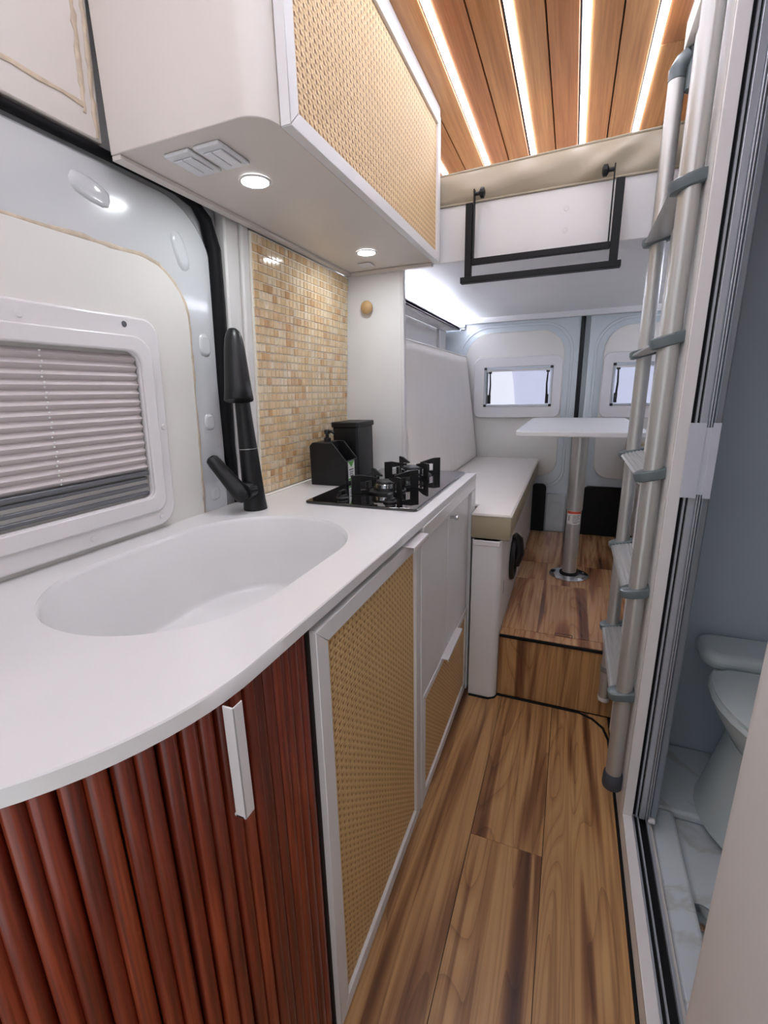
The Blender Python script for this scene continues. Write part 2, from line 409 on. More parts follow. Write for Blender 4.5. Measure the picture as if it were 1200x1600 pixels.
# ---- rear wall: two doors with windows
YR = 3.275
struct('wall_rear', B((-.95, .97, YR+.03, YR+.05, -.03, 1.14), (-.95, .97, YR+.03, YR+.05, 1.41, 2.21), (-.95, -.565, YR+.03, YR+.05, 1.14, 1.41), (-.125, .221, YR+.03, YR+.05, 1.14, 1.41), (.661, .97, YR+.03, YR+.05, 1.14, 1.41)), 'rearmetal')
def rear_door(name, win, sgn):
    X = lambda x: .048+sgn*(x-.048)
    def bx(a, b, *r): a, b = sorted((X(a), X(b))); return (a, b)+r
    mir = lambda L: [(X(p[0]), p[1]) for p in L]
    def dense_path(P, q0):
        D = []
        for i in range(len(P)):
            a, b = P[i], P[(i+1) % len(P)]; q = max(1, int(math.dist(a, b)/q0))
            D += [(a[0]+(b[0]-a[0])*j/q, a[1]+(b[1]-a[1])*j/q) for j in range(q)]
        return D
    def hole(P, c, hx0, hx1, hz0, hz1):
        R = []
        for p in P:
            dx, dz = p[0]-c[0], p[1]-c[1]
            s = min([((hx1 if dx > 0 else hx0)-c[0])/dx if abs(dx) > 1e-6 else 9, ((hz1 if dz > 0 else hz0)-c[1])/dz if abs(dz) > 1e-6 else 9])
            R.append((c[0]+dx*s, c[1]+dz*s))
        return R
    skin = dense_path(rrect(-.88, .022, .27, 2.05, .02, 4), .01)
    d = struct(name, ringprism(bmesh.new(), mir(skin), mir(hole(skin, (-.345, 1.275), -.59, -.10, 1.12, 1.43)), 'y', YR, YR+.028), 'rearmetal', bevel=.004)
    obj('pressed_rib', ringprism(bmesh.new(), mir(rrect(-.755, -.012, .60, 1.672, (.08, .12, .19, .21), 10)), mir(rrect(-.735, -.030, .62, 1.655, (.07, .11, .175, .195), 10)), 'y', YR-.005, YR+.001), 'rearmetal', d, bevel=.003)
    out = rrect(-.70, -.065, .68, 1.625, (.06, .1, .15, .17), 10)
    out = dense_path(out, .006); inn = hole(out, (-.345, 1.275), -.59, -.10, 1.12, 1.43)
    obj('liner_panel', ringprism(bmesh.new(), mir(out), mir(inn), 'y', YR-.007, YR-.0005), 'creampanel', d, bevel=.003)
    # black lower pocket and stamped lower metal
    if sgn > 0:
        obj('pocket_cover', P_(rrect(-.21, -.118, .285, .625, (.005, .005, .03, .03)), 'y', YR-.03, YR-.001), 'pocket', d, bevel=.004)
        obj('lower_skin', B(-.112, .012, YR-.02, YR-.001, .29, .56), 'rearmetal', d, bevel=.006)
        obj('stamped_frame', ringprism(bmesh.new(), rrect(-.092, -.016, .385, .50, .008, 3), rrect(-.085, -.023, .392, .493, .006, 3), 'y', YR-.024, YR-.0195), 'rearmetal', d, bevel=.001)
    else:
        obj('pocket_cover', P_(rrect(.112, .37, .285, .625, (.005, .005, .02, .04)), 'y', YR-.03, YR-.001), 'pocket', d, bevel=.004)
    w = struct(win, ringprism(bmesh.new(), rrect(*sorted((X(-.635), X(-.068))), 1.072, 1.468, .045, 6), rrect(*sorted((X(-.562), X(-.128))), 1.148, 1.402, .006, 6), 'y', YR-.032, YR-.0075), 'plastic', bevel=.006)
    obj('inner_frame', ringprism(bmesh.new(), rrect(*sorted((X(-.562), X(-.128))), 1.148, 1.402, .004, 2), rrect(*sorted((X(-.550), X(-.140))), 1.160, 1.390, .003, 2), 'y', YR-.034, YR+.02), 'alulight', w)
    for cx in (-.556, -.134):
        for cz in (1.154, 1.396):
            obj('corner_cap', B(X(cx)-.009, X(cx)+.009, YR-.037, YR-.02, cz-.008, cz+.008), 'blackplastic', w, bevel=.002)
    obj('blind_cassette', B(*sorted((X(-.549), X(-.141))), YR-.03, YR-.005, 1.376, 1.389), 'plastic', w, bevel=.002)
    obj('side_rail', B(*sorted((X(-.549), X(-.542))), YR-.028, YR+.0, 1.165, 1.375), 'greyrail', w)
    obj('pane', B(*sorted((X(-.549), X(-.141))), YR+.034, YR+.038, 1.161, 1.389), 'glass', w)
    for cx, s in ((-.532, 1), (-.158, -1)):
        bm = T([(X(cx), YR+.008, 1.375), (X(cx+.004*s), YR+.008, 1.29), (X(cx-.002*s), YR+.008, 1.17)], [.0045, .0055, .0075], 8)
        box(bm, X(cx)-.011, X(cx)+.011, YR+.002, YR+.014, 1.365, 1.378); box(bm, X(cx-.002*s)-.010, X(cx-.002*s)+.010, YR+.002, YR+.016, 1.165, 1.225)
        obj('window_stay', bm, 'blackplastic', w, smooth=True)
    return d
rear_door('door_2', 'window_2', 1)
rear_door('door_3', 'window_3', -1)
struct('trim_6', T([(.031, YR-.004, 1.72), (.033, YR-.004, 1.2), (.036, YR-.004, .60), (.036, YR-.006, .28)], .0135, 8), 'rubber', smooth=True)
bm = B((-.735, -.705, YR-.022, YR-.001, 1.655, 1.69)); tube(bm, [(-.75, YR-.02, 1.672), (-.705, YR-.02, 1.672)], .007, 8)
t = obj('door_latch', bm, 'alugrey', None, bevel=.003, loc=(-.72, YR, 1.67)); setp(t, 'small grey metal hinge latch on rear door under the bed edge', 'latch')

# ---- right wall: bathroom partition with its door opening
WX = .2255
struct('wall_right', B((WX, .262, 1.222, 1.625, 0, 2.2), (WX, .262, .64, 1.222, 2.06, 2.2)), 'white', bevel=.003)
bm = P_(rrect(WX, .95, -.55, .632, (.0, .0, .0, .06), 10), 'z', 0, 2.2)
struct('wall_right_front', bm, 'white2', smooth=True)
struct('wall_bathroom', B((.263, .95, 1.60, 1.625, 0, 2.2),), 'bath')
struct('wall_bathroom_side', B(.93, .96, .634, 1.60, 0, 2.2), 'bath')
struct('wall_right_rear', B((.88, .95, 1.626, 3.27, 0, 2.2)), 'white2')
struct('trim_7', B((.208, .262, 1.28, 1.70, 2.13, 2.194)), 'creampanel', bevel=.002)
struct('trim_8', B((.2235, .2335, 1.612, 1.64, .02, 2.13)), 'white', bevel=.003)
# sill of the bathroom doorway
sl = struct('trim_9', B(WX, .30, .634, 1.222, 0, .066), 'creampanel', bevel=.002)
obj('sill_flange', B(WX-.001, .250, .634, 1.219, .066, .078), 'plastic', sl, bevel=.002)
obj('sill_track', B((.250, .254, .634, 1.219, .066, .075), (.262, .266, .634, 1.219, .066, .076), (.284, .290, .634, 1.219, .066, .079)), 'alulight', sl)
obj('sill_groove', B((.254, .262, .634, 1.219, .066, .069), (.266, .284, .634, 1.219, .066, .068)), 'rubber', sl)
# jamb profile of the doorway (white flange, black grooves, fins)
jb = struct('trim_10', B(WX-.001, .250, 1.206, 1.2215, .078, 2.06), 'plastic', bevel=.0015)
obj('groove', B((.250, .2575, 1.216, 1.2215, .078, 2.06), (.262, .266, 1.214, 1.2215, .078, 2.06)), 'rubber', jb)
obj('fin', B(.2575, .262, 1.208, 1.2215, .078, 2.06), 'alulight', jb)
# folded roller door standing at the jamb
rd = thing('folding_door', (.28, 1.205, .08), 'grey aluminium folded door profile standing at the bathroom jamb', 'door')
obj('profile', B((.266, .279, 1.202, 1.2215, .082, 2.06), (.281, .284, 1.198, 1.2215, .082, 2.06), (.286, .289, 1.198, 1.2215, .082, 2.06), (.279, .291, 1.208, 1.2215, .082, 2.06)), 'alulight', rd, bevel=.001)
obj('mesh_pack', B(.291, .309, 1.206, 1.2215, .09, 2.06), 'alugrey', rd, bevel=.004)
obj('end_cap', B(.286, .305, 1.196, 1.2215, .0795, .092), 'plastic', rd, bevel=.004)
tp = obj('tape_plate', B((.2465, .2775, 1.1935, 1.1955, 1.012, 1.18), (.2895, .3045, 1.1935, 1.1955, 1.012, 1.18), (.2465, .3045, 1.1955, 1.1975, 1.02, 1.17)), 'tape', None, loc=(.275, 1.196, 1.1))
setp(tp, 'pale grey plastic plate stuck across the bathroom door profile', 'plate')
# shower tray
st = thing('shower_tray', (.6, 1.1, 0), 'pale marbled shower tray on the bathroom floor', 'shower tray')
obj('tray', B((.301, .929, .634, 1.599, 0, .02), (.301, .37, .634, 1.30, .02, .05), (.301, .929, 1.30, 1.599, .02, .05), (.83, .929, .634, 1.30, .02, .05)), 'marble', st, bevel=.012, seg=3)
obj('drain', Lt([(0, 0), (.03, 0), (.034, .004), (.024, .009), (0, .009)], (.385, 1.02, .0205)), 'chrome', st, smooth=True)

# ================================================================= RAISED PLATFORM
pf = thing('platform', (.08, 1.75, 0), 'raised rear platform floored in walnut planks under the pedestal table', 'platform')
PX0, PX1, PZ = -.203, .365, .293
obj('core', B((PX0, .365, 1.745, 3.24, .004, PZ-.005)), 'dark', pf)
obj('riser_board', B(PX0, PX1, 1.732, 1.744, .004, PZ-.018), 'riser', pf)
obj('edge_strip', B(PX0, PX1, 1.724, 1.744, PZ-.018, PZ-.004), 'rubber', pf, bevel=.003)
obj('front_strip', B(PX0, PX1, 1.7265, 1.782, PZ-.004, PZ), 'platform', pf, bevel=.001)
for x0, x1 in ((PX0, -.062), (-.062, .136), (.136, PX1)):
    for a, b in ((1.784, 2.345 if x0 != -.062 else 2.30), (2.345 if x0 != -.062 else 2.30, 2.602), (2.605, 3.24)):
        obj('plank', B(x0+.0003, x1-.0003, a+.0006, b-.0006, PZ-.005, PZ), 'platform', pf)
obj('hatch_pull', ringprism(bmesh.new(), rrect(.008, .075, 1.778, 1.802, .003, 2), rrect(.011, .072, 1.781, 1.799, .002, 2), 'z', PZ-.002, PZ+.0012), 'dark', pf)

# ================================================================= KITCHEN RUN
ZC = .94; CT = .021
# ---- countertop with moulded sink
sx, sy, sr, shl = -.648, .688, .214, .105
def stadium(th, g=0):
    """distance from the sink centre to the stadium edge in direction th"""
    c, s = math.cos(th), math.sin(th); R = sr-g; L = shl
    t = R/abs(c) if abs(c) > 1e-9 else 9
    if abs(t*s) <= L: return t
    y0 = L if s > 0 else -L
    bq = s*y0; return bq+math.sqrt(max(0, bq*bq-(y0*y0-R*R)))
ac = Vector((-.69, .40)); AR = .35
front = [(ac.x+AR*math.cos(a), ac.y-AR*math.sin(a)) for a in [math.radians(x) for x in range(88, -1, -4)]]
outer = [(-.945, .05), (-.70, .05)]+front+[(-.338, .60), (-.334, 1.06), (-.330, 1.79), (-.907, 1.79), (-.907, 1.19), (-.943, 1.19)]
def ray_poly(c, th, poly):
    d = (math.cos(th), math.sin(th)); best = 9
    for i in range(len(poly)):
        (ax_, ay), (bx_, by) = poly[i], poly[(i+1) % len(poly)]
        ex, ey = bx_-ax_, by-ay; den = d[0]*ey-d[1]*ex
        if abs(den) < 1e-12: continue
        t = ((ax_-c[0])*ey-(ay-c[1])*ex)/den; u = ((ax_-c[0])*d[1]-(ay-c[1])*d[0])/den
        if t > 0 and -1e-6 <= u <= 1+1e-6: best = min(best, t)
    return best
ths = sorted(set([2*PI*i/160 for i in range(160)]+[math.atan2(p[1]-sy, p[0]-sx) % (2*PI) for p in outer]))
ths = [t for i, t in enumerate(ths) if i == 0 or t-ths[i-1] > 1e-4]
def ringv(bm, rad, z): return [bm.verts.new((sx+rad(t)*math.cos(t), sy+rad(t)*math.sin(t), z)) for t in ths]
def strip(bm, A, D):
    n = len(A)
    for i in range(n): bm.faces.new((A[i], A[(i+1) % n], D[(i+1) % n], D[i]))
ct = thing('countertop', (-.64, .9, ZC-CT), 'long white solid-surface worktop with moulded oval sink', 'countertop')
bm = bmesh.new()
ro = lambda t: ray_poly((sx, sy), t, outer)
A = ringv(bm, lambda t: ro(t)-.002, ZC); A2 = ringv(bm, ro, ZC-.002); A3 = ringv(bm, ro, ZC-CT); H0 = ringv(bm, lambda t: stadium(t)+.003, ZC); Hb = ringv(bm, lambda t: stadium(t)+.012, ZC-CT)
strip(bm, H0, A); strip(bm, A, A2); strip(bm, A2, A3); strip(bm, A3, Hb)
strip(bm, Hb, H0)
obj('slab', bm, 'counter', ct, smooth=True)
bm = bmesh.new()
rings = [ringv(bm, lambda t: stadium(t)+.0029, ZC-.0002)]
for g, z in ((-.0005, ZC-.004), (.002, ZC-.01), (.012, ZC-.10), (.021, ZC-.184), (.0235, ZC-.194), (.029, ZC-.1985), (.05, ZC-.200)):
    rings.append(ringv(bm, lambda t: stadium(t, g), z))
for a, b in zip(rings, rings[1:]): strip(bm, a, b)
cv = bm.verts.new((sx, sy, ZC-.203)); L = rings[-1]
for i in range(len(L)): bm.faces.new((L[i], L[(i+1) % len(L)], cv))
obj('sink_basin', bm, 'counter', ct, smooth=True)
# thick apron under the hob end of the worktop
obj('apron', B(-.352, -.331, 1.082, 1.788, ZC-.060, ZC-CT), 'counter', ct, bevel=.002)
obj('back_fillet', B((-.905, -.897, 1.19, 1.788, ZC, ZC+.006),), 'grout', ct, bevel=.002)

# ---- curved slatted cabinet
cc = thing('slatted_cabinet', (-.6, .3, 0), 'curved cabinet of reddish mahogany half-round slats below the sink end', 'cabinet')
inner = [(ac.x+(AR-.032)*math.cos(a), ac.y-(AR-.032)*math.sin(a)) for a in [math.radians(x) for x in range(90, -1, -5)]]+[(-.372, .532)]
bm = bmesh.new(); n = len(inner)
for i in range(n-1):
    (a0, b0), (a1, b1) = inner[i], inner[i+1]
    q = [bm.verts.new(p) for p in ((a0, b0, .01), (a1, b1, .01), (a1, b1, ZC-CT-.004), (a0, b0, ZC-CT-.004))]; bm.faces.new(q)
bmesh.ops.remove_doubles(bm, verts=bm.verts[:], dist=1e-5)
bmesh.ops.recalc_face_normals(bm, faces=bm.faces[:])
o = obj('backing', bm, 'dark', cc); so = o.modifiers.new('s', 'SOLIDIFY'); so.thickness = .008; so.offset = 0
obj('dark_gap', B(-.372, -.350, .5365, .5400, .005, ZC-CT-.002), 'dark', cc)
path = [(ac.x+(AR-.019)*math.cos(a), ac.y-(AR-.019)*math.sin(a)) for a in [math.radians(x/2) for x in range(172, -1, -1)]]+[(-.359+.0*i, .40+.002*i) for i in range(1, 67)]
acc = 0; last = path[0]; want = .012; si = 0; pitch = .0218
for p in path[1:]:
    acc += math.dist(p, last)
    if acc >= want:
        narrow = p[1] >= .40 and p[0] > -.3595
        tx, ty = p[0]-last[0], p[1]-last[1]; L_ = math.hypot(tx, ty); tx /= L_; ty /= L_; nx, ny = ty, -tx
        rr = pitch*.5*.985; prof = []
        z1 = ZC-CT-.003
        for k in range(9):
            t = PI*k/8; dep = .0115 if not narrow else .006
            prof.append((p[0]+tx*rr*math.cos(t)+nx*dep*math.sin(t), p[1]+ty*rr*math.cos(t)+ny*dep*math.sin(t)))
        prof += [(p[0]-tx*rr-nx*.007, p[1]-ty*rr-ny*.007), (p[0]+tx*rr-nx*.007, p[1]+ty*rr-ny*.007)]
        if not (narrow and p[1] > .529):
            obj('slat', P_(prof, 'z', .005, z1-random.uniform(0, .003)), random.choice(['slat_a', 'slat_b', 'slat_a', 'slat_c']), cc, smooth=True)
        want += pitch; si += 1
    last = p
hb = B((-.344, -.3285, .340, .3425, .760, ZC-CT-.001), (-.3305, -.3285, .340, .357, .760, ZC-CT-.001), (-.346, -.3305, .340, .350, .760, .764))
obj('handle', hb, 'plastic', cc, bevel=.001, label='white aluminium edge pull')

# ---- rattan door unit under the sink
FX = -.338
def frame_door(parent, y0, y1, z0, z1, x0, x1, w, mat='white', top_w=None, bot_w=None, names=('stile', 'rail')):
    tw = top_w or w; bw = bot_w or w
    def mit(pts, nm):
        obj(nm, P_(pts, 'x', x0, x1), mat, parent, bevel=.0012, seg=1)
    e = .0003
    mit([(y0, z0+e), (y0, z1-e), (y0+w-e, z1-tw-e), (y0+w-e, z0+bw+e)], names[0])
    mit([(y1, z0+e), (y1, z1-e), (y1-w+e, z1-tw-e), (y1-w+e, z0+bw+e)], names[0])
    mit([(y0+e, z1), (y1-e, z1), (y1-w-e, z1-tw+e), (y0+w+e, z1-tw+e)], names[1])
    mit([(y0+e, z0), (y1-e, z0), (y1-w-e, z0+bw-e), (y0+w+e, z0+bw-e)], names[1])
rc = thing('rattan_cabinet', (-.6, .81, 0), 'white cabinet with tall rattan-fronted door below the sink', 'cabinet')
obj('body', B((-.92, -.362, .542, .556, .005, .72), (-.424, -.362, .542, .556, .72, ZC-CT-.002), (-.92, -.362, 1.062, 1.076, .005, ZC-CT-.002), (-.92, -.362, .556, 1.062, .005, .02)), 'white', rc)
d = obj('door', B(FX-.019, FX-.014, .566, 1.036, .04, .872), 'white', rc)
frame_door(d, .5405, 1.074, .006, .904, FX-.021, FX, .036, top_w=.034, bot_w=.036)
obj('rattan_panel', B(FX-.013, FX-.008, .5765, 1.038, .042, .870), 'rattan_low', d)
obj('handle', B((FX-.021, FX+.024, .955, 1.18-.11, .9045, .9075), (FX+.0215, FX+.024, .955, 1.07, .895, .9045)), 'plastic', d, bevel=.001, label='white aluminium edge pull')
# ---- hob unit with two plain doors and a rattan drawer
sc = thing('hob_cabinet', (-.6, 1.43, 0), 'white cabinet under the gas hob, two doors over a rattan drawer', 'cabinet')
obj('body', B((-.90, -.352, 1.082, 1.096, .005, ZC-CT-.002), (-.90, -.352, 1.70, 1.785, .005, ZC-CT-.002), (-.90, -.352, 1.096, 1.70, .005, .02), (-.90, -.80, 1.096, 1.70, .02, ZC-CT-.002)), 'white', sc)
obj('face_frame', B((-.352, -.336, 1.0795, 1.097, .004, ZC-.061), (-.352, -.330, 1.715, 1.787, .004, ZC-.061), (-.352, -.340, 1.097, 1.715, .394, .404)), 'white', sc, bevel=.001)
for (a, b) in ((1.098, 1.375), (1.381, 1.693)):
    dd = obj('door', B(-.356, -.339, a, b, .405, ZC-.063), 'white', sc, bevel=.0015)
    if a < 1.2: pass
kb = T([(-.3385, 1.40, .862), (-.322, 1.40, .862)], .005, 10); lathe(kb, [(0, 0), (.008, 0), (.009, .004), (.008, .009), (0, .010)], (-.322, 1.40, .862), (1, 0, 0), 14)
obj('knob', kb, 'chrome', dd, smooth=True, label='small chrome latch knob')
dw = obj('drawer', B(-.358, -.350, 1.10, 1.69, .03, .385), 'white', sc)
frame_door(dw, 1.099, 1.712, .010, .392, -.349, -.336, .022, top_w=.020, bot_w=.034)
obj('rattan_panel', B(-.349, -.343, 1.121, 1.692, .044, .374), 'rattan_low', dw)
obj('handle', B((-.349, -.316, 1.31, 1.53, .3925, .3955), (-.318, -.316, 1.31, 1.53, .384, .3925)), 'plastic', dw, bevel=.001, label='white aluminium edge pull')

# ---- tiled splashback
bs = thing('splashback', (-.91, 1.5, .94), 'glossy mosaic splashback of small honey-beige tiles behind the hob', 'splashback')
ty0, ty1, tz0, tz1 = 1.19, 1.799, .947, 1.702
obj('grout_bed', lean(B(.0, .0335, 1.188, 1.801, .942, 1.705)), 'grout', bs)
py, pz = .0225, .0240
cols = int((ty1-ty0)/py); rows = int((tz1-tz0)/pz); py = (ty1-ty0)/cols; pz = (tz1-tz0)/rows
def tile_bm():
    bm = bmesh.new(); h = .00115; y, z = py/2-h, pz/2-h; e = .0012
    lo = [bm.verts.new((0, a*y, b*z)) for a, b in ((-1, -1), (1, -1), (1, 1), (-1, 1))]
    hi = [bm.verts.new((.0035, a*(y-e), b*(z-e))) for a, b in ((-1, -1), (1, -1), (1, 1), (-1, 1))]
    bm.faces.new(hi)
    for i in range(4): bm.faces.new((lo[i], lo[(i+1) % 4], hi[(i+1) % 4], hi[i]))
    for v in bm.verts: v.co.x += .055*v.co.z
    return bm
TM = [mesh('tile', tile_bm(), m) for m in TILE]
stuff = bmesh.new(); wts = [4, 4, 3, 3, 1, 4, 4]; cnt = 0
cells = sorted([(j, i) for i in range(rows) for j in range(cols)], key=lambda q: q[0]*1.6-q[1]*.02)
for (j, i) in cells:
    y = ty0+(j+.5)*py; z = tz0+(i+.5)*pz; k = random.choices(range(7), wts)[0]
    p = (xw(z)+.0335+random.uniform(-.0004, .0004), y, z)
    if cnt < 300: inst('tile', TM[k], bs, p)
    else:
        nb = tile_bm(); n0 = len(stuff.verts)
        mp = [stuff.verts.new(v.co+Vector(p)) for v in nb.verts]; nb.verts.index_update()
        for f in nb.faces:
            q = stuff.faces.new([mp[v.index] for v in f.verts]); q.material_index = k
        nb.free()
    cnt += 1
o = obj('far_tiles', stuff, None, bs, mats=TILE); o['kind'] = 'stuff'

# ---- white partition panel beside the tiles
pt = thing('partition_panel', (-.75, 1.815, .7), 'white upright partition panel between hob and rear bench', 'panel')
obj('board', P_([(xw(.70)+.002, .70), (-.640, .70), (-.640, 1.7155), (xw(1.7155)+.002, 1.7155)], 'y', 1.802, 1.828), 'white', pt, bevel=.003)
obj('edge_strip', B(-.648, -.634, 1.800, 1.830, .70, 1.714), 'plastic', pt, bevel=.004)
wk = obj('coat_peg', Lt([(0, 0), (.016, 0), (.020, -.006), (.024, -.012), (.025, -.020), (.020, -.026), (.008, -.029), (0, -.029)], (-.783, 1.8015, 1.586), (0, 1, 0), 22), 'wood_knob', None, smooth=True, loc=(-.783, 1.80, 1.586))
setp(wk, 'round pale wooden peg on the white partition beside the tiles', 'knob')

# ================================================================= THINGS ON THE WORKTOP
# ---- gas hob
hx0, hx1, hy0, hy1 = -.726, -.371, 1.144, 1.772
hb = thing('gas_hob', ((hx0+hx1)/2, (hy0+hy1)/2, ZC), 'black glass two-burner gas hob set in the worktop', 'hob')
obj('glass_plate', P_(rrect(hx0, hx1, hy0, hy1, .012), 'z', ZC+.0005, ZC+.0085), 'glassblack', hb, bevel=.003)
GZ = ZC+.0085
def fin(cx, cy, ang, r0=.032, r1=.118, h=.060):
    pr = [(r1, 0), (r1, h), (r1-.012, h+.002), (r0, h-.006), (r0, h-.014), (r1-.035, h-.022), (r1-.05, .022), (r1-.055, 0)]
    hole = None
    bm = bmesh.new(); w = .0035
    c, s = math.cos(ang), math.sin(ang)
    # foot with window: outer post, top arm, inner short post
    for poly in ([(r1, 0), (r1, h), (r1-.030, h), (r1-.030, 0)], [(r1-.030, h), (r0, h-.012), (r0, h-.018), (r1-.030, h-.022)], [(r1-.048, h-.0225), (r1-.058, h-.022), (r1-.058, .004), (r1-.048, .004)], [(r1-.030, 0), (r1-.030, .012), (r1-.058, .012), (r1-.058, 0)]):
        a = [bm.verts.new((cx+c*p[0]-s*w, cy+s*p[0]+c*w, GZ+p[1])) for p in poly]
        b = [bm.verts.new((cx+c*p[0]+s*w, cy+s*p[0]-c*w, GZ+p[1])) for p in poly]
        bm.faces.new(a); bm.faces.new(b[::-1])
        for i in range(4): bm.faces.new((a[(i+1) % 4], a[i], b[i], b[(i+1) % 4]))
    return bm
for (cx, cy, rb) in ((-.540, 1.345, .036), (-.545, 1.640, .046)):
    b_ = obj('burner', Lt([(0, 0), (rb*1.55, 0), (rb*1.5, .004), (rb*1.15, .006), (rb*1.05, .014), (0, .014)], (cx, cy, GZ), seg=32), 'blackmetal', hb, smooth=True)
    obj('flame_ring', Lt([(rb*.6, .014), (rb, .014), (rb, .026), (rb*.9, .028), (rb*.6, .028)], (cx, cy, GZ), seg=36), 'chrome', b_, smooth=True, label='bright metal flame ring')
    obj('burner_cap', Lt([(0, .0285), (rb*.86, .0285), (rb*.9, .031), (rb*.82, .035), (rb*.4, .037), (0, .037)], (cx, cy, GZ), seg=32), 'castiron', b_, smooth=True)
    g = obj('pan_support', ringprism(bmesh.new(), [(cx+.066*math.cos(2*PI*k/32), cy+.066*math.sin(2*PI*k/32)) for k in range(32)], [(cx+.060*math.cos(2*PI*k/32), cy+.060*math.sin(2*PI*k/32)) for k in range(32)], 'z', GZ+.0005, GZ+.006), 'castiron', hb)
    for k in range(4): obj('fin', fin(cx, cy, PI/4+k*PI/2), 'castiron', g, bevel=.0008, seg=1)
for (kx, ky) in ((-.628, 1.205), (-.470, 1.200)):
    kb = Lt([(0, 0), (.021, 0), (.021, .004), (.016, .007), (.015, .013), (0, .013)], (kx, ky, GZ), seg=24)
    box(kb, kx-.005, kx+.005, ky-.016, ky+.016, GZ+.012, GZ+.026)
    obj('knob', kb, 'blackplastic', hb, bevel=.001)

# ---- tap
fx, fy = -.829, 1.045
fa = thing('sink_tap', (fx, fy, ZC), 'tall matte black pull-down kitchen tap behind the sink', 'tap')
obj('body', Lt([(0, 0), (.0335, 0), (.0335, .004), (.031, .03), (.0255, .17), (.0255, .1735)], (fx, fy, ZC), (-.035, .0, 1), 32), 'blackmatte', fa, smooth=True)
obj('joint_ring', Lt([(.018, .1735), (.0252, .1735), (.0252, .1752), (.018, .1752)], (fx, fy, ZC), (-.035, 0, 1), 32), 'alu', fa, smooth=True)
obj('neck', Lt([(.0252, .1752), (.0235, .21), (.0195, .32), (.018, .43), (.014, .455), (0, .462)], (fx, fy, ZC), (-.035, 0, 1), 32), 'blackmatte', fa, smooth=True)
dv = Vector((.62, -.78, 0)).normalized(); b0 = Vector((fx-.016, fy, 0))
p1 = b0+dv*.030+Vector((-.002, 0, 1.424)); p2 = b0+dv*.066+Vector((-.004, 0, 1.246)); axv = (p2-p1).normalized(); Ln = (p2-p1).length
obj('spray_head', Lt([(0, -.004), (.010, -.002), (.0175, .006), (.0225, .022), (.0265, .05), (.0345, Ln-.03), (.0375, Ln-.003), (.036, Ln), (.030, Ln-.002), (0, Ln-.006)], p1, axv, 32), 'blackmatte', fa, smooth=True)
ja = Vector((fx+.0, fy-.018, 1.0)); jb_ = Vector((fx+.004, fy-.050, 1.0))
hd = obj('handle_joint', T([ja, jb_], [.027, .0255], 20), 'blackmatte', fa, bevel=.002)
la = jb_+Vector((-.002, .0, -.012)); lb = Vector((-.905, .975, 1.092))
obj('lever', T([la+(la-lb).normalized()*.012, la, la.lerp(lb, .15), la.lerp(lb, .9), lb, lb+(lb-la).normalized()*.006], [.018, .028, .0285, .022, .020, .012], 16, squash=(1, .8)), 'blackplastic', hd, smooth=True)

# ---- soap dispenser with sponge slot
sd = thing('soap_dispenser', (-.785, 1.455, ZC), 'small matt black soap dispenser with pump and green label by the tiles', 'dispenser')
X0, X1, Z1 = -.855, -.712, 1.092
full = [(X0, ZC+.0005), (X1, ZC+.0005), (X1, 1.030), (-.762, Z1), (X0+.012, Z1), (X0, Z1-.012)]
bm = P_(full, 'y', 1.405, 1.411); prism(bm, full, 'y', 1.494, 1.500)
prism(bm, [(X0, ZC+.0005), (-.782, ZC+.0005), (-.782, Z1), (X0+.012, Z1), (X0, Z1-.012)], 'y', 1.411, 1.494)
box(bm, X1-.006, X1, 1.411, 1.494, ZC+.0005, 1.03); box(bm, -.782, X1-.006, 1.411, 1.494, ZC+.0005, ZC+.03)
obj('body', bm, 'blackplastic', sd, bevel=.002)
bm = Lt([(0, 0), (.013, 0), (.013, .012), (.006, .014), (.006, .026), (.011, .027), (.011, .038), (.008, .042), (0, .042)], (-.808, 1.455, Z1), seg=18); tube(bm, [(-.808, 1.455, Z1+.036), (-.785, 1.448, Z1+.036), (-.776, 1.446, Z1+.030)], [.006, .005, .004], 10)
obj('pump', bm, 'blackplastic', sd, smooth=True)
lb_ = obj('label', B(X1, X1+.0006, 1.420, 1.470, .958, 1.026), 'white_label', sd, label='white label with green top')
bm = P_([(1.4205, 1.0255), (1.4695, 1.0255), (1.445, 1.004)], 'x', X1+.0006, X1+.0009); box(bm, X1+.0006, X1+.0009, 1.4205, 1.4695, .959, .966)
obj('green_print', bm, 'green', lb_)
obj('small_print', B((X1+.0006, X1+.0008, 1.427, 1.462, .994, .998), (X1+.0006, X1+.0008, 1.430, 1.460, .986, .989), (X1+.0006, X1+.0008, 1.428, 1.456, .979, .982), (X1+.0006, X1+.0008, 1.430, 1.460, .972, .975)), 'ink', lb_)
# ---- canister
cn = thing('canister', (-.785, 1.63, ZC), 'tall square black lidded countertop bin beside the partition', 'bin')
obj('body', P_(rrect(-.840, -.736, 1.556, 1.705, .008), 'z', ZC+.0005, 1.133), 'blackplastic', cn, bevel=.002)
obj('lid', P_(rrect(-.845, -.731, 1.551, 1.710, .009), 'z', 1.1335, 1.153), 'blackplastic', cn, bevel=.003)

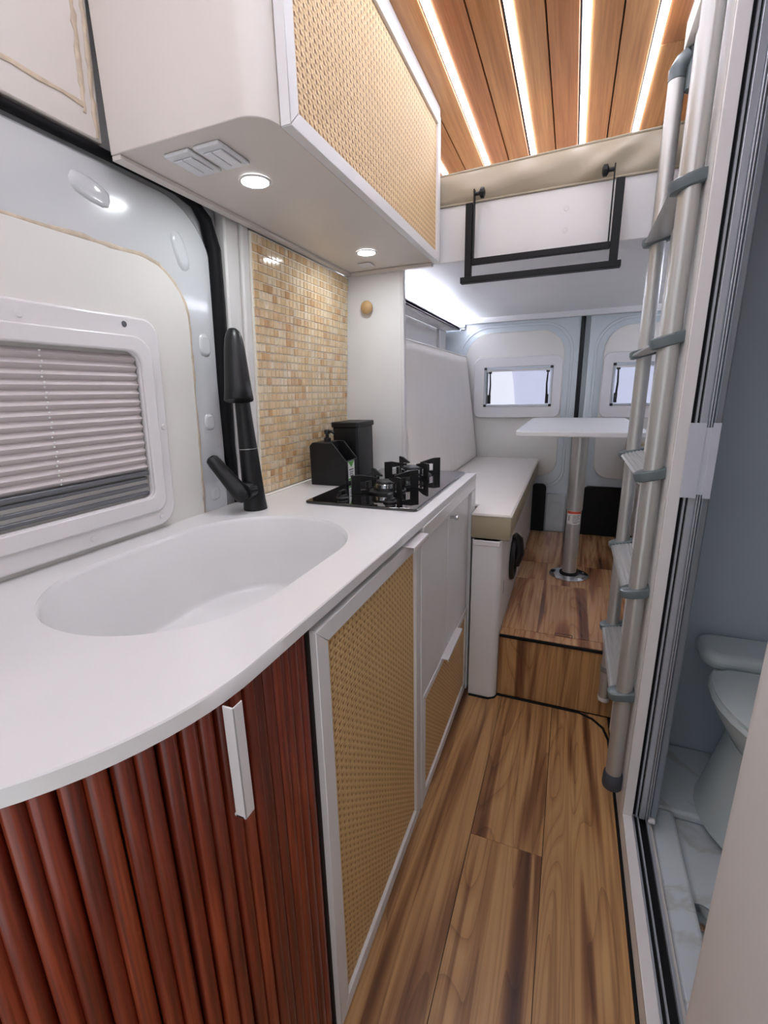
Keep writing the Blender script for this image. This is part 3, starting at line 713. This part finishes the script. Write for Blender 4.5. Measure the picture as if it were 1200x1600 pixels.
# ================================================================= OVERHEAD CABINET
ov = thing('overhead_cabinet', (-.69, 1.28, 1.714), 'white overhead wall cabinet with a framed rattan front', 'cabinet')
ZB, ZT = 1.716, 2.19
pl = [(-.868, .762), (-.565, .762)]+[(-.565+.052*math.sin(a), .814-.052*math.cos(a)) for a in [math.radians(x) for x in range(10, 91, 10)]]+[(-.513, 1.798), (-.868, 1.798)]
obj('body', P_(pl, 'z', ZB, ZT), 'warmwhite', ov, bevel=.0015)
obj('back_batten', B(-.868, -.846, .764, 1.798, ZB-.009, ZB-.0005), 'warmwhite', ov, bevel=.001)
obj('end_batten', B(-.842, -.515, 1.775, 1.798, ZB-.012, ZB-.0005), 'warmwhite', ov, bevel=.002)
dd = obj('door', B(-.5115, -.507, .85, 1.76, 1.75, 2.13), 'white', ov)
frame_door(dd, .812, 1.797, ZB-.002, 2.166, -.5115, -.490, .030, top_w=.030, bot_w=.030)
obj('rattan_panel', B(-.506, -.498, .8425, 1.7665, 1.7445, 2.1355), 'rattan', dd)
obj('top_batten', B(-.5115, -.492, .812, 1.797, 2.169, 2.193), 'white', ov, bevel=.001)
for nm, (lx, ly), lab in (('downlight', (-.683, .966), 'round recessed downlight in the overhead cabinet beside the switches'), ('downlight', (-.678, 1.556), 'round recessed downlight in the overhead cabinet above the hob')):
    t = thing(nm, (lx, ly, ZB), lab, 'light', 'downlights under the overhead cabinet')
    obj('bezel', ringprism(bmesh.new(), [(lx+.0345*math.cos(2*PI*k/32), ly+.0345*math.sin(2*PI*k/32)) for k in range(32)], [(lx+.029*math.cos(2*PI*k/32), ly+.029*math.sin(2*PI*k/32)) for k in range(32)], 'z', ZB-.0045, ZB-.0005), 'plastic', t, bevel=.001)
    obj('lens', Lt([(0, -.003), (.026, -.003), (.0288, -.001), (.0288, -.0005)], (lx, ly, ZB), seg=32), 'spot', t, smooth=True)
for (x0, lab) in ((-.772, 'white double rocker switch plate under the cabinet, nearer the wall'), (-.700, 'white double rocker switch plate under the cabinet, nearer the aisle')):
    t = thing('switch_plate', (x0, .845, ZB), lab, 'switch', 'switches under the overhead cabinet')
    obj('plate', B(x0, x0+.062, .798, .892, ZB-.007, ZB-.0005), 'switch', t, bevel=.003)
    for q in (0, 1): obj('rocker', B(x0+.008+q*.0235, x0+.030+q*.0235, .815, .875, ZB-.011, ZB-.0072), 'switch', t, bevel=.002)
t = obj('sensor_plate', B(-.765, -.715, 1.668, 1.715, ZB-.006, ZB-.0005), 'switch', None, bevel=.003, loc=(-.74, 1.69, ZB)); setp(t, 'small square white cover under the cabinet behind the far downlight', 'cover')

# ================================================================= SIDE WINDOW + BLIND
wn = struct('window_1', lean(ringprism(bmesh.new(), rrect(-.62, .846, .952, 1.43, (.05, .05, .04, .05), 8), rrect(-.55, .785, 1.028, 1.358, (.02, .02, .03, .02), 8), 'x', .0045, .022)), 'plastic', bevel=.006, seg=3)
obj('raised_lip', lean(ringprism(bmesh.new(), rrect(-.59, .815, .992, 1.390, (.03, .03, .045, .03), 8), rrect(-.55, .785, 1.028, 1.358, (.02, .02, .03, .02), 8), 'x', .0215, .030)), 'plastic', wn, bevel=.004, seg=3)
obj('pane', lean(B(-.549, -.0, .0, 0, 0, 0)) if False else lean(B(-.004, .0, -.549, .784, 1.029, 1.357)), 'winglassdark', wn)
for (y, z) in ((.62, .972), (.832, 1.19), (.80, .975), (.812, 1.325), (.55, 1.405)):
    obj('screw_cap', lean(Lt([(0, 0), (.007, 0), (.006, .003), (0, .0035)], (.0215, y, z), (1, 0, 0), 14)), 'plastic', wn, smooth=True)
obj('screw_hole', lean(Lt([(0, 0), (.0065, 0), (.0055, .002), (0, .002)], (.0215, .757, 1.412), (1, 0, 0), 14)), 'ink', wn)
obj('lower_rail', lean(B((.004, .014, -.545, .780, 1.034, 1.043), (.004, .012, -.545, .780, 1.052, 1.061), (.004, .012, -.545, .780, 1.070, 1.078))), 'greyrail', wn, bevel=.002)
bl = thing('pleated_blind', (-.92, .3, 1.09), 'closed off-white pleated blind in the sliding-door window', 'blind')
NP = 14; zt, zb = 1.352, 1.092; ph = (zt-zb)/NP
def pleat_bm():
    pts = [(.006, ph/2), (.017, 0), (.006, -ph/2), (.0045, -ph/2), (.0145, 0), (.0045, ph/2)]
    bm = bmesh.new(); lo = []; hi = []
    for p in pts:
        lo.append(bm.verts.new((p[0]+.055*p[1], -.545-.2, p[1]))); hi.append(bm.verts.new((p[0]+.055*p[1], .781-.2, p[1])))
    for i in range(6): bm.faces.new((lo[i], lo[(i+1) % 6], hi[(i+1) % 6], hi[i]))
    return bm
PM = mesh('pleat', pleat_bm(), 'blind')
for i in range(NP):
    z = zt-(i+.5)*ph; inst('pleat', PM, bl, (xw(z), .2, z))
obj('bottom_bar', lean(B(.004, .018, -.545, .781, zb-.010, zb-.0005)), 'greyrail', bl, bevel=.002)
bm = bmesh.new()
for i in range(2*NP):
    z = zt-(i+.5)*ph/2; y = .577+.001*math.sin(i)
    n = .0175 if i % 2 == 0 else .0135
    bmesh.ops.create_icosphere(bm, subdivisions=1, radius=.0022, matrix=Matrix.Translation((xw(z)+n, y, z)))
obj('daylight_dots', bm, 'white_label', bl, label='white dots standing for daylight through holes in the blind')  # white beads stand in for daylight shining through the blind's holes

# ================================================================= REAR LOUNGE
bn = thing('left_bench', (-.5, 2.5, 0), 'white boxed bench base along the left rear wall', 'bench')
bm = P_([(-.858, 1.835), (-.318, 1.835), (-.318, 1.690)]+[(-.237+.032*math.sin(a), 1.722-.032*math.cos(a)) for a in [math.radians(x) for x in range(0, 91, 15)]]+[(-.205, 3.24), (-.858, 3.24)], 'z', .004, .697)
obj('base', bm, 'white', bn, smooth=True)
obj('top_cap', B(-.316, -.212, 1.686, 1.72, .676, .697), 'plastic', bn, bevel=.002)
# thick foam cushion, L-shaped round the kitchen end
def cushion(name, pts, z0, z1, mat, parent, r=.018, dome=.0):
    bm = bmesh.new(); n = len(pts)
    cx = sum(p[0] for p in pts)/n; cy = sum(p[1] for p in pts)/n
    prof = [(r, z0), (r*.3, z0+r*.3), (0, z0+r), (0, z1-r), (r*.3, z1-r*.3), (r, z1)]
    rg = []
    for g, z in prof:
        ring = []
        for i in range(n):
            a, b, c = Vector(pts[i-1]), Vector(pts[i]), Vector(pts[(i+1) % n])
            e1 = (b-a).normalized(); e2 = (c-b).normalized(); n1 = Vector((-e1.y, e1.x)); n2 = Vector((-e2.y, e2.x)); m_ = (n1+n2)
            m_ = m_/max(.3, m_.dot(n1))
            q = b+m_*g; ring.append(bm.verts.new((q.x, q.y, z)))
        rg.append(ring)
    for A_, D_ in zip(rg, rg[1:]):
        for i in range(n): bm.faces.new((A_[i], A_[(i+1) % n], D_[(i+1) % n], D_[i]))
    bm.faces.new(rg[0][::-1]); bm.faces.new(rg[-1])
    return obj(name, bm, mat, parent, smooth=True)
def piping(name, pts, r, mat, parent): return obj(name, T(pts+[pts[0]], r, 7, cap=False), mat, parent, smooth=True)
cu = thing('bench_cushion', (-.4, 2.5, .70), 'thick cream seat cushion with beige sides on the left bench', 'cushion')
cpts = [(-.326, 1.700), (-.178, 1.700), (-.178, 3.235), (-.630, 3.235), (-.630, 1.842), (-.326, 1.842)]
cushion('side_band', cpts, .699, .792, 'beigevinyl', cu, .006)
ins = lambda P, g: [(-.326+g, 1.700+g), (-.178-g, 1.700+g), (-.178-g, 3.235-g), (-.630+g, 3.235-g), (-.630+g, 1.842+g), (-.326+g, 1.842+g)]
top = cushion('seat_cover', ins(cpts, .001), .786, .803, 'vinyl', cu, .008)
piping('piping', [(x, y, .794) for x, y in cpts], .0035, 'piping', cu)
# leaning backrest
bk = thing('backrest_cushion', (-.65, 2.5, .80), 'tall cream backrest cushion leaning on the left rear wall', 'cushion')
nu, nv = 60, 26
bm = bmesh.new(); fr = []; br = []
for j in range(nv+1):
    v = j/nv; z = .806+v*.675
    rowf = []; rowb = []
    for i in range(nu+1):
        u = i/nu; y = 1.835+u*1.395
        e = min(1, min(u, 1-u)*1.395/.05)*1.0; ez = min(1, min(v, 1-v)*.66/.05)
        puff = .014*(1-(1-e)**2)*(1-(1-ez)**2)
        wr = .0035*math.sin(y*62+2.5*math.sin(z*6))*max(0, 1-abs(y-2.55)/.35)*max(0, 1-v*1.25)+.0025*math.sin(y*38+z*9)*max(0, .4-v)
        x = -.590-.088*v+puff-.012+wr
        z2 = z+(.018*math.sin(PI*u) if False else 0)
        rowf.append(bm.verts.new((x, y, z2))); rowb.append(bm.verts.new((-.675-.088*v, y, z2)))
    fr.append(rowf); br.append(rowb)
for j in range(nv):
    for i in range(nu):
        bm.faces.new((fr[j][i], fr[j][i+1], fr[j+1][i+1], fr[j+1][i])); bm.faces.new((br[j][i+1], br[j][i], br[j+1][i], br[j+1][i+1]))
for j in range(nv):
    for i in (0, nu): bm.faces.new((fr[j][i], fr[j+1][i], br[j+1][i], br[j][i]))
for i in range(nu):
    for j in (0, nv): bm.faces.new((fr[j][i], fr[j][i+1], br[j][i+1], br[j][i]))
obj('cover', bm, 'vinyl', bk, smooth=True)
piping('piping', [(-.600, 1.838, .808), (-.600, 3.228, .808), (-.688, 3.228, 1.480), (-.688, 1.838, 1.480)], .0035, 'piping', bk)
# black round fitting on the bench side
sp = thing('side_vent', (-.2, 2.05, .51), 'black round vent fitting on the left bench side facing the table', 'vent')
cy_, cz_ = 2.06, .50
obj('rim', Lt([(.070, 0), (.098, 0), (.100, .006), (.094, .016), (.080, .020), (.072, .014), (.070, 0)], (-.2035, cy_, cz_), (1, 0, 0), 36), 'blackplastic', sp, smooth=True)
obj('inner_disc', Lt([(0, .003), (.0695, .003), (.0695, .008), (.03, .011), (0, .011)], (-.2045, cy_, cz_), (1, 0, 0), 30), 'pocket', sp, smooth=True)
obj('handle_arm', T([(-.190, cy_, cz_-.03), (-.172, cy_+.005, cz_+.03), (-.180, cy_+.005, cz_+.095), (-.196, cy_, cz_+.112)], [.022, .024, .022, .018], 10), 'blackplastic', sp, smooth=True)
pl_ = obj('wall_plate', B(-.2055, -.2035, 1.775, 1.80, .44, .50), 'plastic', None, bevel=.0008, loc=(-.204, 1.79, .47)); setp(pl_, 'tiny white cover on the left bench corner before the black vent', 'cover')
# right bench
rb = thing('right_bench', (.6, 2.5, 0), 'white right-hand bench base seen behind the ladder', 'bench')
obj('base', B(.367, .878, 1.66, 3.24, .004, .697), 'white', rb, bevel=.003)
obj('grommet', Lt([(.028, 0), (.045, 0), (.044, .006), (.030, .008), (.028, 0)], (.3665, 2.72, .42), (-1, 0, 0), 24), 'chrome', rb, smooth=True, label='round chrome grommet')
rq = thing('right_cushion', (.6, 2.5, .70), 'cream seat cushion of the right bench, mostly hidden by the ladder', 'cushion')
rpts = [(.340, 1.70), (.876, 1.70), (.876, 3.235), (.340, 3.235)]
cushion('side_band', rpts, .699, .792, 'vinyl', rq, .006); cushion('seat_cover', [(.341, 1.701), (.875, 1.701), (.875, 3.234), (.341, 3.234)], .786, .803, 'vinyl', rq, .008)
piping('piping', [(x, y, .794) for x, y in rpts], .0035, 'piping', rq)
ra = thing('bolster_cushion', (.6, 3.15, .80), 'beige bolster end seen between ladder rails beyond the table', 'cushion')
obj('cover', B(.335, .87, 3.08, 3.235, .805, .93), 'beigevinyl', ra, bevel=.015, seg=3)

# pale surface standing outside, seen through the rear panes
bm = P_([(-.60, .0), (-.60, 1.0), (-.64, 1.35), (-.72, 1.75), (-.85, 2.3), (3.2, 2.3), (3.2, 0)], 'y', 5.5, 6.6)
op = obj('outside_panel', bm, 'outside', None, bevel=.08, seg=4, loc=(1, 5.5, 0)); setp(op, 'pale lavender surface standing outdoors, seen through the rear windows', 'panel')
# pedestal table
tb = thing('pedestal_table', (.055, 2.463, PZ), 'white-topped pedestal table with silver tubular leg on the rear platform', 'table')
obj('tabletop', P_(rrect(-.222, .305, 2.085, 3.12, .055, 8), 'z', 1.059, 1.081), 'white', tb, bevel=.004)
lg = obj('leg', Lt([(0, .010), (.0355, .010), (.0355, .36), (.0385, .362), (.0385, .735), (0, .735)], (.055, 2.463, PZ), seg=28), 'alu', tb, smooth=True)
obj('warning_label', ringprism(bmesh.new(), [(.055+.0359*math.cos(a), 2.463+.0359*math.sin(a)) for a in [math.radians(-150+i*10) for i in range(13)]]+[(.055+.0357*math.cos(a), 2.463+.0357*math.sin(a)) for a in [math.radians(-30-i*10) for i in range(13)]], [(.055+.0358*math.cos(a), 2.463+.0358*math.sin(a)) for a in [math.radians(-150+i*10) for i in range(13)]]+[(.055+.03565*math.cos(a), 2.463+.03565*math.sin(a)) for a in [math.radians(-30-i*10) for i in range(13)]], 'z', .583, .652), 'white_label', lg, label='white warning label with red band')
def arcstrip(z0, z1, a0, a1, r):
    bm = bmesh.new(); pr = None
    for i in range(9):
        a = math.radians(a0+(a1-a0)*i/8); q = [bm.verts.new((.055+r*math.cos(a), 2.463+r*math.sin(a), z)) for z in (z0, z1)]
        if pr: bm.faces.new((pr[0], q[0], q[1], pr[1]))
        pr = q
    return bm
obj('red_band', arcstrip(.638, .651, -150, -30, .0363), 'red', lg)
bm = bmesh.new()
for z, a0, a1 in ((.628, -100, -40), (.620, -100, -46), (.612, -100, -40), (.604, -100, -52), (.596, -100, -42), (.589, -96, -60)):
    q = arcstrip(z, z+.0035, a0, a1, .0363); me = bpy.data.meshes.new('q'); q.to_mesh(me); q.free(); bm.from_mesh(me); bpy.data.meshes.remove(me)
q = arcstrip(.600, .628, -132, -124, .0363); me = bpy.data.meshes.new('q'); q.to_mesh(me); q.free(); bm.from_mesh(me); bpy.data.meshes.remove(me)
obj('fine_print', bm, 'ink', lg)
fb = obj('base_flange', Lt([(0, 0), (.098, 0), (.098, .004), (.085, .009), (.055, .013), (0, .013)], (.055, 2.463, PZ+.0003), seg=40), 'chrome', tb, smooth=True)
obj('rubber_collar', Lt([(.036, .012), (.049, .012), (.047, .020), (.036, .022)], (.055, 2.463, PZ), seg=28), 'rubber', tb, smooth=True)
for k in range(5):
    a = math.radians(20+72*k); obj('screw', Lt([(0, 0), (.007, 0), (.005, .003), (0, .003)], (.055+.074*math.cos(a), 2.463+.074*math.sin(a), PZ+.0095), seg=10), 'blackplastic' if k == 2 else 'chrome', fb, smooth=True)
obj('top_flange', Lt([(0, 0), (.05, 0), (.06, .02), (.085, .026), (.085, .030), (0, .030)], (.055, 2.463, 1.0285), seg=32), 'alulight', tb, smooth=True)

# ================================================================= RAISED BED
bd = thing('bed_platform', (.02, 2.5, 1.72), 'white raised bed deck spanning the rear above the table', 'bed base')
ZD = 1.722
obj('deck', B(-.855, .875, 1.85, 3.262, ZD, ZD+.018), 'white', bd)
fs = obj('front_board', B(-.855, .875, 1.832, 1.8495, ZD, 1.902), 'white', bd, bevel=.001)
for z in (1.84, 1.775): obj('screw_cap', Lt([(.007, 0), (.0085, 0), (.008, .0012), (.007, .001)], (-.065, 1.8318, z), (0, -1, 0), 16), 'plastic', fs, smooth=True)
obj('side_beam', B(-.857, -.742, 1.85, 3.262, ZD-.066, ZD-.050), 'white', bd, bevel=.002)
obj('beam_lip', B(-.757, -.742, 1.85, 3.244, ZD-.066, ZD-.0445), 'white', bd, bevel=.001)
obj('side_beam', B(.762, .877, 1.85, 3.262, ZD-.066, ZD-.050), 'white', bd, bevel=.002)
obj('beam_lip', B(.762, .777, 1.85, 3.244, ZD-.066, ZD-.0445), 'white', bd, bevel=.001)
obj('rear_lip', B(-.742, .875, 3.245, 3.262, ZD-.034, ZD-.0003), 'white', bd, bevel=.001)
cvl = obj('cove_strip', B(-.80, -.762, 1.86, 3.24, ZD-.0495, ZD-.045), 'cove', None, loc=(-.78, 2.5, ZD-.035)); setp(cvl, 'white LED cove strip glowing along the left edge under the bed', 'light')
added_cove = obj('cove_strip', B(.782, .82, 1.86, 3.24, ZD-.0495, ZD-.045), 'cove', None, loc=(.80, 2.5, ZD-.035)); setp(added_cove, 'added white LED fill strip, unseen under the right bed edge behind the ladder', 'light')  # unseen strip added opposite the left one to brighten the rear lounge
mt = thing('mattress', (.0, 2.5, 1.905), 'beige leatherette mattress with wrinkled front on the raised bed', 'mattress')
bm = bmesh.new(); nu, nv = 70, 12; G = []
x0, x1 = -.854, .874
for j in range(nv+1):
    v = j/nv; row = []
    for i in range(nu+1):
        u = i/nu; x = x0+(x1-x0)*u
        zt_ = 2.002+.018*min(1, max(0, (x+.5)/.75)); zb_ = 1.9035
        z = zb_+(zt_-zb_)*v
        bulge = .020*math.sin(PI*v)**.7
        g = math.exp(-((x-.03-(v-.3)*.14)/.045)**2)*.022*math.sin(PI*min(1, v*1.2))-math.exp(-((x-.10-(v-.3)*.10)/.05)**2)*.014*math.sin(PI*v)
        g += .003*math.sin(x*31+v*4)*math.sin(PI*v)+.004*math.sin(x*12-v*5)*math.sin(PI*v)
        row.append(bm.verts.new((x, 1.832-bulge-g, z)))
    G.append(row)
for j in range(nv):
    for i in range(nu): bm.faces.new((G[j][i], G[j][i+1], G[j+1][i+1], G[j+1][i]))
tp2 = [bm.verts.new((v.co.x, 3.255, v.co.z)) for v in G[-1]]; bt2 = [bm.verts.new((v.co.x, 3.255, 1.9035)) for v in G[-1]]
for i in range(nu):
    bm.faces.new((G[-1][i], G[-1][i+1], tp2[i+1], tp2[i])); bm.faces.new((G[0][i+1], G[0][i], bt2[i], bt2[i+1])); bm.faces.new((tp2[i], tp2[i+1], bt2[i+1], bt2[i]))
for i in (0, nu): bm.faces.new([G[j][i] for j in range(nv+1)]+[tp2[i], bt2[i]])
zt_edge = [tuple(v.co+Vector((0, -.001, 0))) for v in G[-1]]; zb_edge = [tuple(v.co+Vector((0, -.003, .002))) for v in G[0]]
obj('cover', bm, 'mattress', mt, smooth=True)
obj('piping', T(zt_edge, .0045, 8), 'mattress', mt, smooth=True); obj('piping', T(zb_edge, .004, 8), 'mattress', mt, smooth=True)
# black folding bracket
br_ = thing('folding_bracket', (-.14, 1.78, 1.63), 'black square-tube folding bracket hung on the bed front', 'bracket')
def bar(nm, *b): return obj(nm, B(b), 'blackmetal', br_, bevel=.0015)
bar('upright', -.392, -.369, 1.770, 1.792, 1.652, 1.884); bar('upright', .076, .101, 1.770, 1.792, 1.652, 1.884)
bar('crossbar', -.3685, .0755, 1.772, 1.790, 1.690, 1.710)
bar('foot_bar', -.406, .112, 1.765, 1.795, 1.632, 1.6515)
for (sx_, s) in ((-.3645, 1), (.0695, -1)):
    k = obj('strap', B(sx_-.002, sx_+.002, 1.772, 1.795, 1.711, 1.925), 'blackmetal', br_, bevel=.0005)
    bm = Lt([(0, 0), (.006, 0), (.006, .014), (.010, .016), (.0165, .020), (.0165, .030), (.008, .034), (0, .034)], (sx_+.002*s, 1.782, 1.912), (s, 0, 0), 10)
    obj('star_knob', bm, 'blackplastic', br_, smooth=False)
bar('wall_bracket', -.30, -.29, 1.793, 1.8315, 1.695, 1.705) if False else None
obj('hanger', B((-.38, -.372, 1.792, 1.8318, 1.76, 1.80), (.084, .092, 1.792, 1.8318, 1.76, 1.80)), 'blackmetal', br_)

# ================================================================= LADDER
LA = (.2005, 1.285); LB = (.2005, 1.700); RR = .0215
ld = thing('ladder', (.2, 1.5, .1), 'silver aluminium bunk ladder with grey caps hung beside the bathroom wall', 'ladder')
ra_ = obj('rail', T([(LA[0]-.0, LA[1], .125), (LA[0], LA[1], 2.085)], RR, 24), 'alu', ld, smooth=True)
rb_ = obj('rail', T([(LB[0], LB[1], .115), (LB[0], LB[1], 2.065)], RR*.98, 24), 'alu', ld, smooth=True)
obj('rubber_foot', Lt([(0, 0), (.0265, 0), (.028, .008), (.0265, .045), (.0225, .05)], (LA[0], LA[1], .094), seg=24), 'darkfoot', ra_, smooth=True)
obj('clamp_ring', Lt([(.0208, 0), (.0235, 0), (.0235, .022), (.0208, .022)], (LB[0], LB[1], .225), seg=24), 'alugrey', rb_, smooth=True)
obj('foot_cap', Lt([(0, 0), (.021, 0), (.022, .004), (.022, .016)], (LB[0], LB[1], .100), seg=24), 'plastic', rb_, smooth=True)
for (p, par, dx) in ((LB, rb_, 1), (LA, ra_, 1)):
    z = 2.066 if p is LB else 2.086
    obj('elbow', T([(p[0], p[1], z), (p[0], p[1], z+.022), (p[0]+.009, p[1]-.002, z+.038), (p[0]+.026, p[1]-.006, z+.048)], [.0225, .0232, .0235, .0225], 20), 'greycap', par, smooth=True)
    hk = T([(p[0]+.036, p[1]-.010, z-.035), (p[0]+.036, p[1]-.010, z+.062)], .0175, 16)
    obj('hook', hk, 'greycap', par, bevel=.003)
RZ = [1.680, 1.362, 1.048, .732, .416]
def tread_bm():
    bm = bmesh.new(); pr = []
    w, h = .037, .0085
    top = []
    for k in range(15):
        x = -w+2*w*k/14; top.append((x, h*(1-(x/w)**4)*.8+(.0022 if k % 2 else 0)))
    bot = [(w*math.cos(t), -h*abs(math.sin(t))**.8) for t in [PI*k/10 for k in range(1, 10)]]
    pts = top[:]+bot
    return prism(bm, pts, 'y', -(LB[1]-LA[1])/2+.018, (LB[1]-LA[1])/2-.018)
def rotY(bm, a, c):
    bmesh.ops.rotate(bm, verts=bm.verts[:], cent=c, matrix=Matrix.Rotation(a, 3, 'Y')); return bm
def stad(a, b, n=10):
    return [(a*math.copysign(abs(math.cos(t))**.8, math.cos(t)), b*math.copysign(abs(math.sin(t))**.8, math.sin(t))) for t in [2*PI*k/(4*n) for k in range(4*n)]]
TILT = -math.radians(14)
for z in RZ:
    bm = tread_bm(); rotY(bm, TILT, (0, 0, 0)); bmesh.ops.translate(bm, verts=bm.verts[:], vec=(LA[0], (LA[1]+LB[1])/2, z))
    t_ = obj('tread', bm, 'alu', ld, smooth=True)
    for p in (LA, LB):
        bm = bmesh.new(); rings = []
        for s_, zz in ((.80, -.013), (.95, -.010), (1, 0), (.95, .010), (.80, .013)):
            rings.append([bm.verts.new((q[0]*s_, q[1]*s_, zz)) for q in stad(.043, .0285)])
        for A_, D_ in zip(rings, rings[1:]):
            for i in range(40): bm.faces.new((A_[i], A_[(i+1) % 40], D_[(i+1) % 40], D_[i]))
        bm.faces.new(rings[0][::-1]); bm.faces.new(rings[-1])
        rotY(bm, TILT, (0, 0, 0)); bmesh.ops.translate(bm, verts=bm.verts[:], vec=(p[0], p[1], z))
        obj('end_cap', bm, 'greycap', t_, smooth=True)

# ================================================================= TOILET
to = thing('toilet', (.66, 1.35, .05), 'grey-white cassette toilet standing in the bathroom', 'toilet')
cxT, cyT = .655, 1.335
def oval(a, b, yc, n=32, back=None):
    out = []
    for k in range(n):
        t = 2*PI*k/n; x, y = a*math.cos(t), b*math.sin(t)
        if back is not None: y = min(y, back)
        out.append((cxT+x, yc+y))
    return out
def loft(secs):
    bm = bmesh.new(); R = [[bm.verts.new((p[0], p[1], z)) for p in s] for s, z in secs]
    for A_, D_ in zip(R, R[1:]):
        n = len(A_)
        for i in range(n): bm.faces.new((A_[i], A_[(i+1) % n], D_[(i+1) % n], D_[i]))
    bm.faces.new(R[0][::-1]); bm.faces.new(R[-1]); return bm
obj('pedestal', loft([(oval(.225, .22, cyT, back=.2), .0505), (oval(.21, .21, cyT, back=.2), .12), (oval(.175, .19, cyT+.01, back=.2), .27), (oval(.17, .185, cyT+.01, back=.2), .30)]), 'toilet', to, smooth=True)
obj('bowl', loft([(oval(.165, .19, cyT, back=.2), .301), (oval(.19, .225, cyT-.01, back=.22), .34), (oval(.225, .255, cyT-.015, back=.23), .40), (oval(.232, .262, cyT-.015, back=.235), .425)]), 'toilet', to, smooth=True)
obj('seat', loft([(oval(.236, .268, cyT-.015, back=.24), .4265), (oval(.240, .272, cyT-.015, back=.245), .436), (oval(.236, .266, cyT-.015, back=.24), .447)]), 'toilet', to, smooth=True)
obj('lid', loft([(oval(.232, .262, cyT-.015, back=.10), .448), (oval(.234, .265, cyT-.015, back=.10), .456), (oval(.20, .23, cyT-.015, back=.09), .476), (oval(.12, .15, cyT-.015, back=.05), .482)]), 'toilet', to, smooth=True)
obj('hinge_cover', P_(rrect(cxT-.235, cxT+.235, cyT+.10, cyT+.255, .05), 'z', .4475, .499), 'toilet', to, bevel=.022, seg=4)
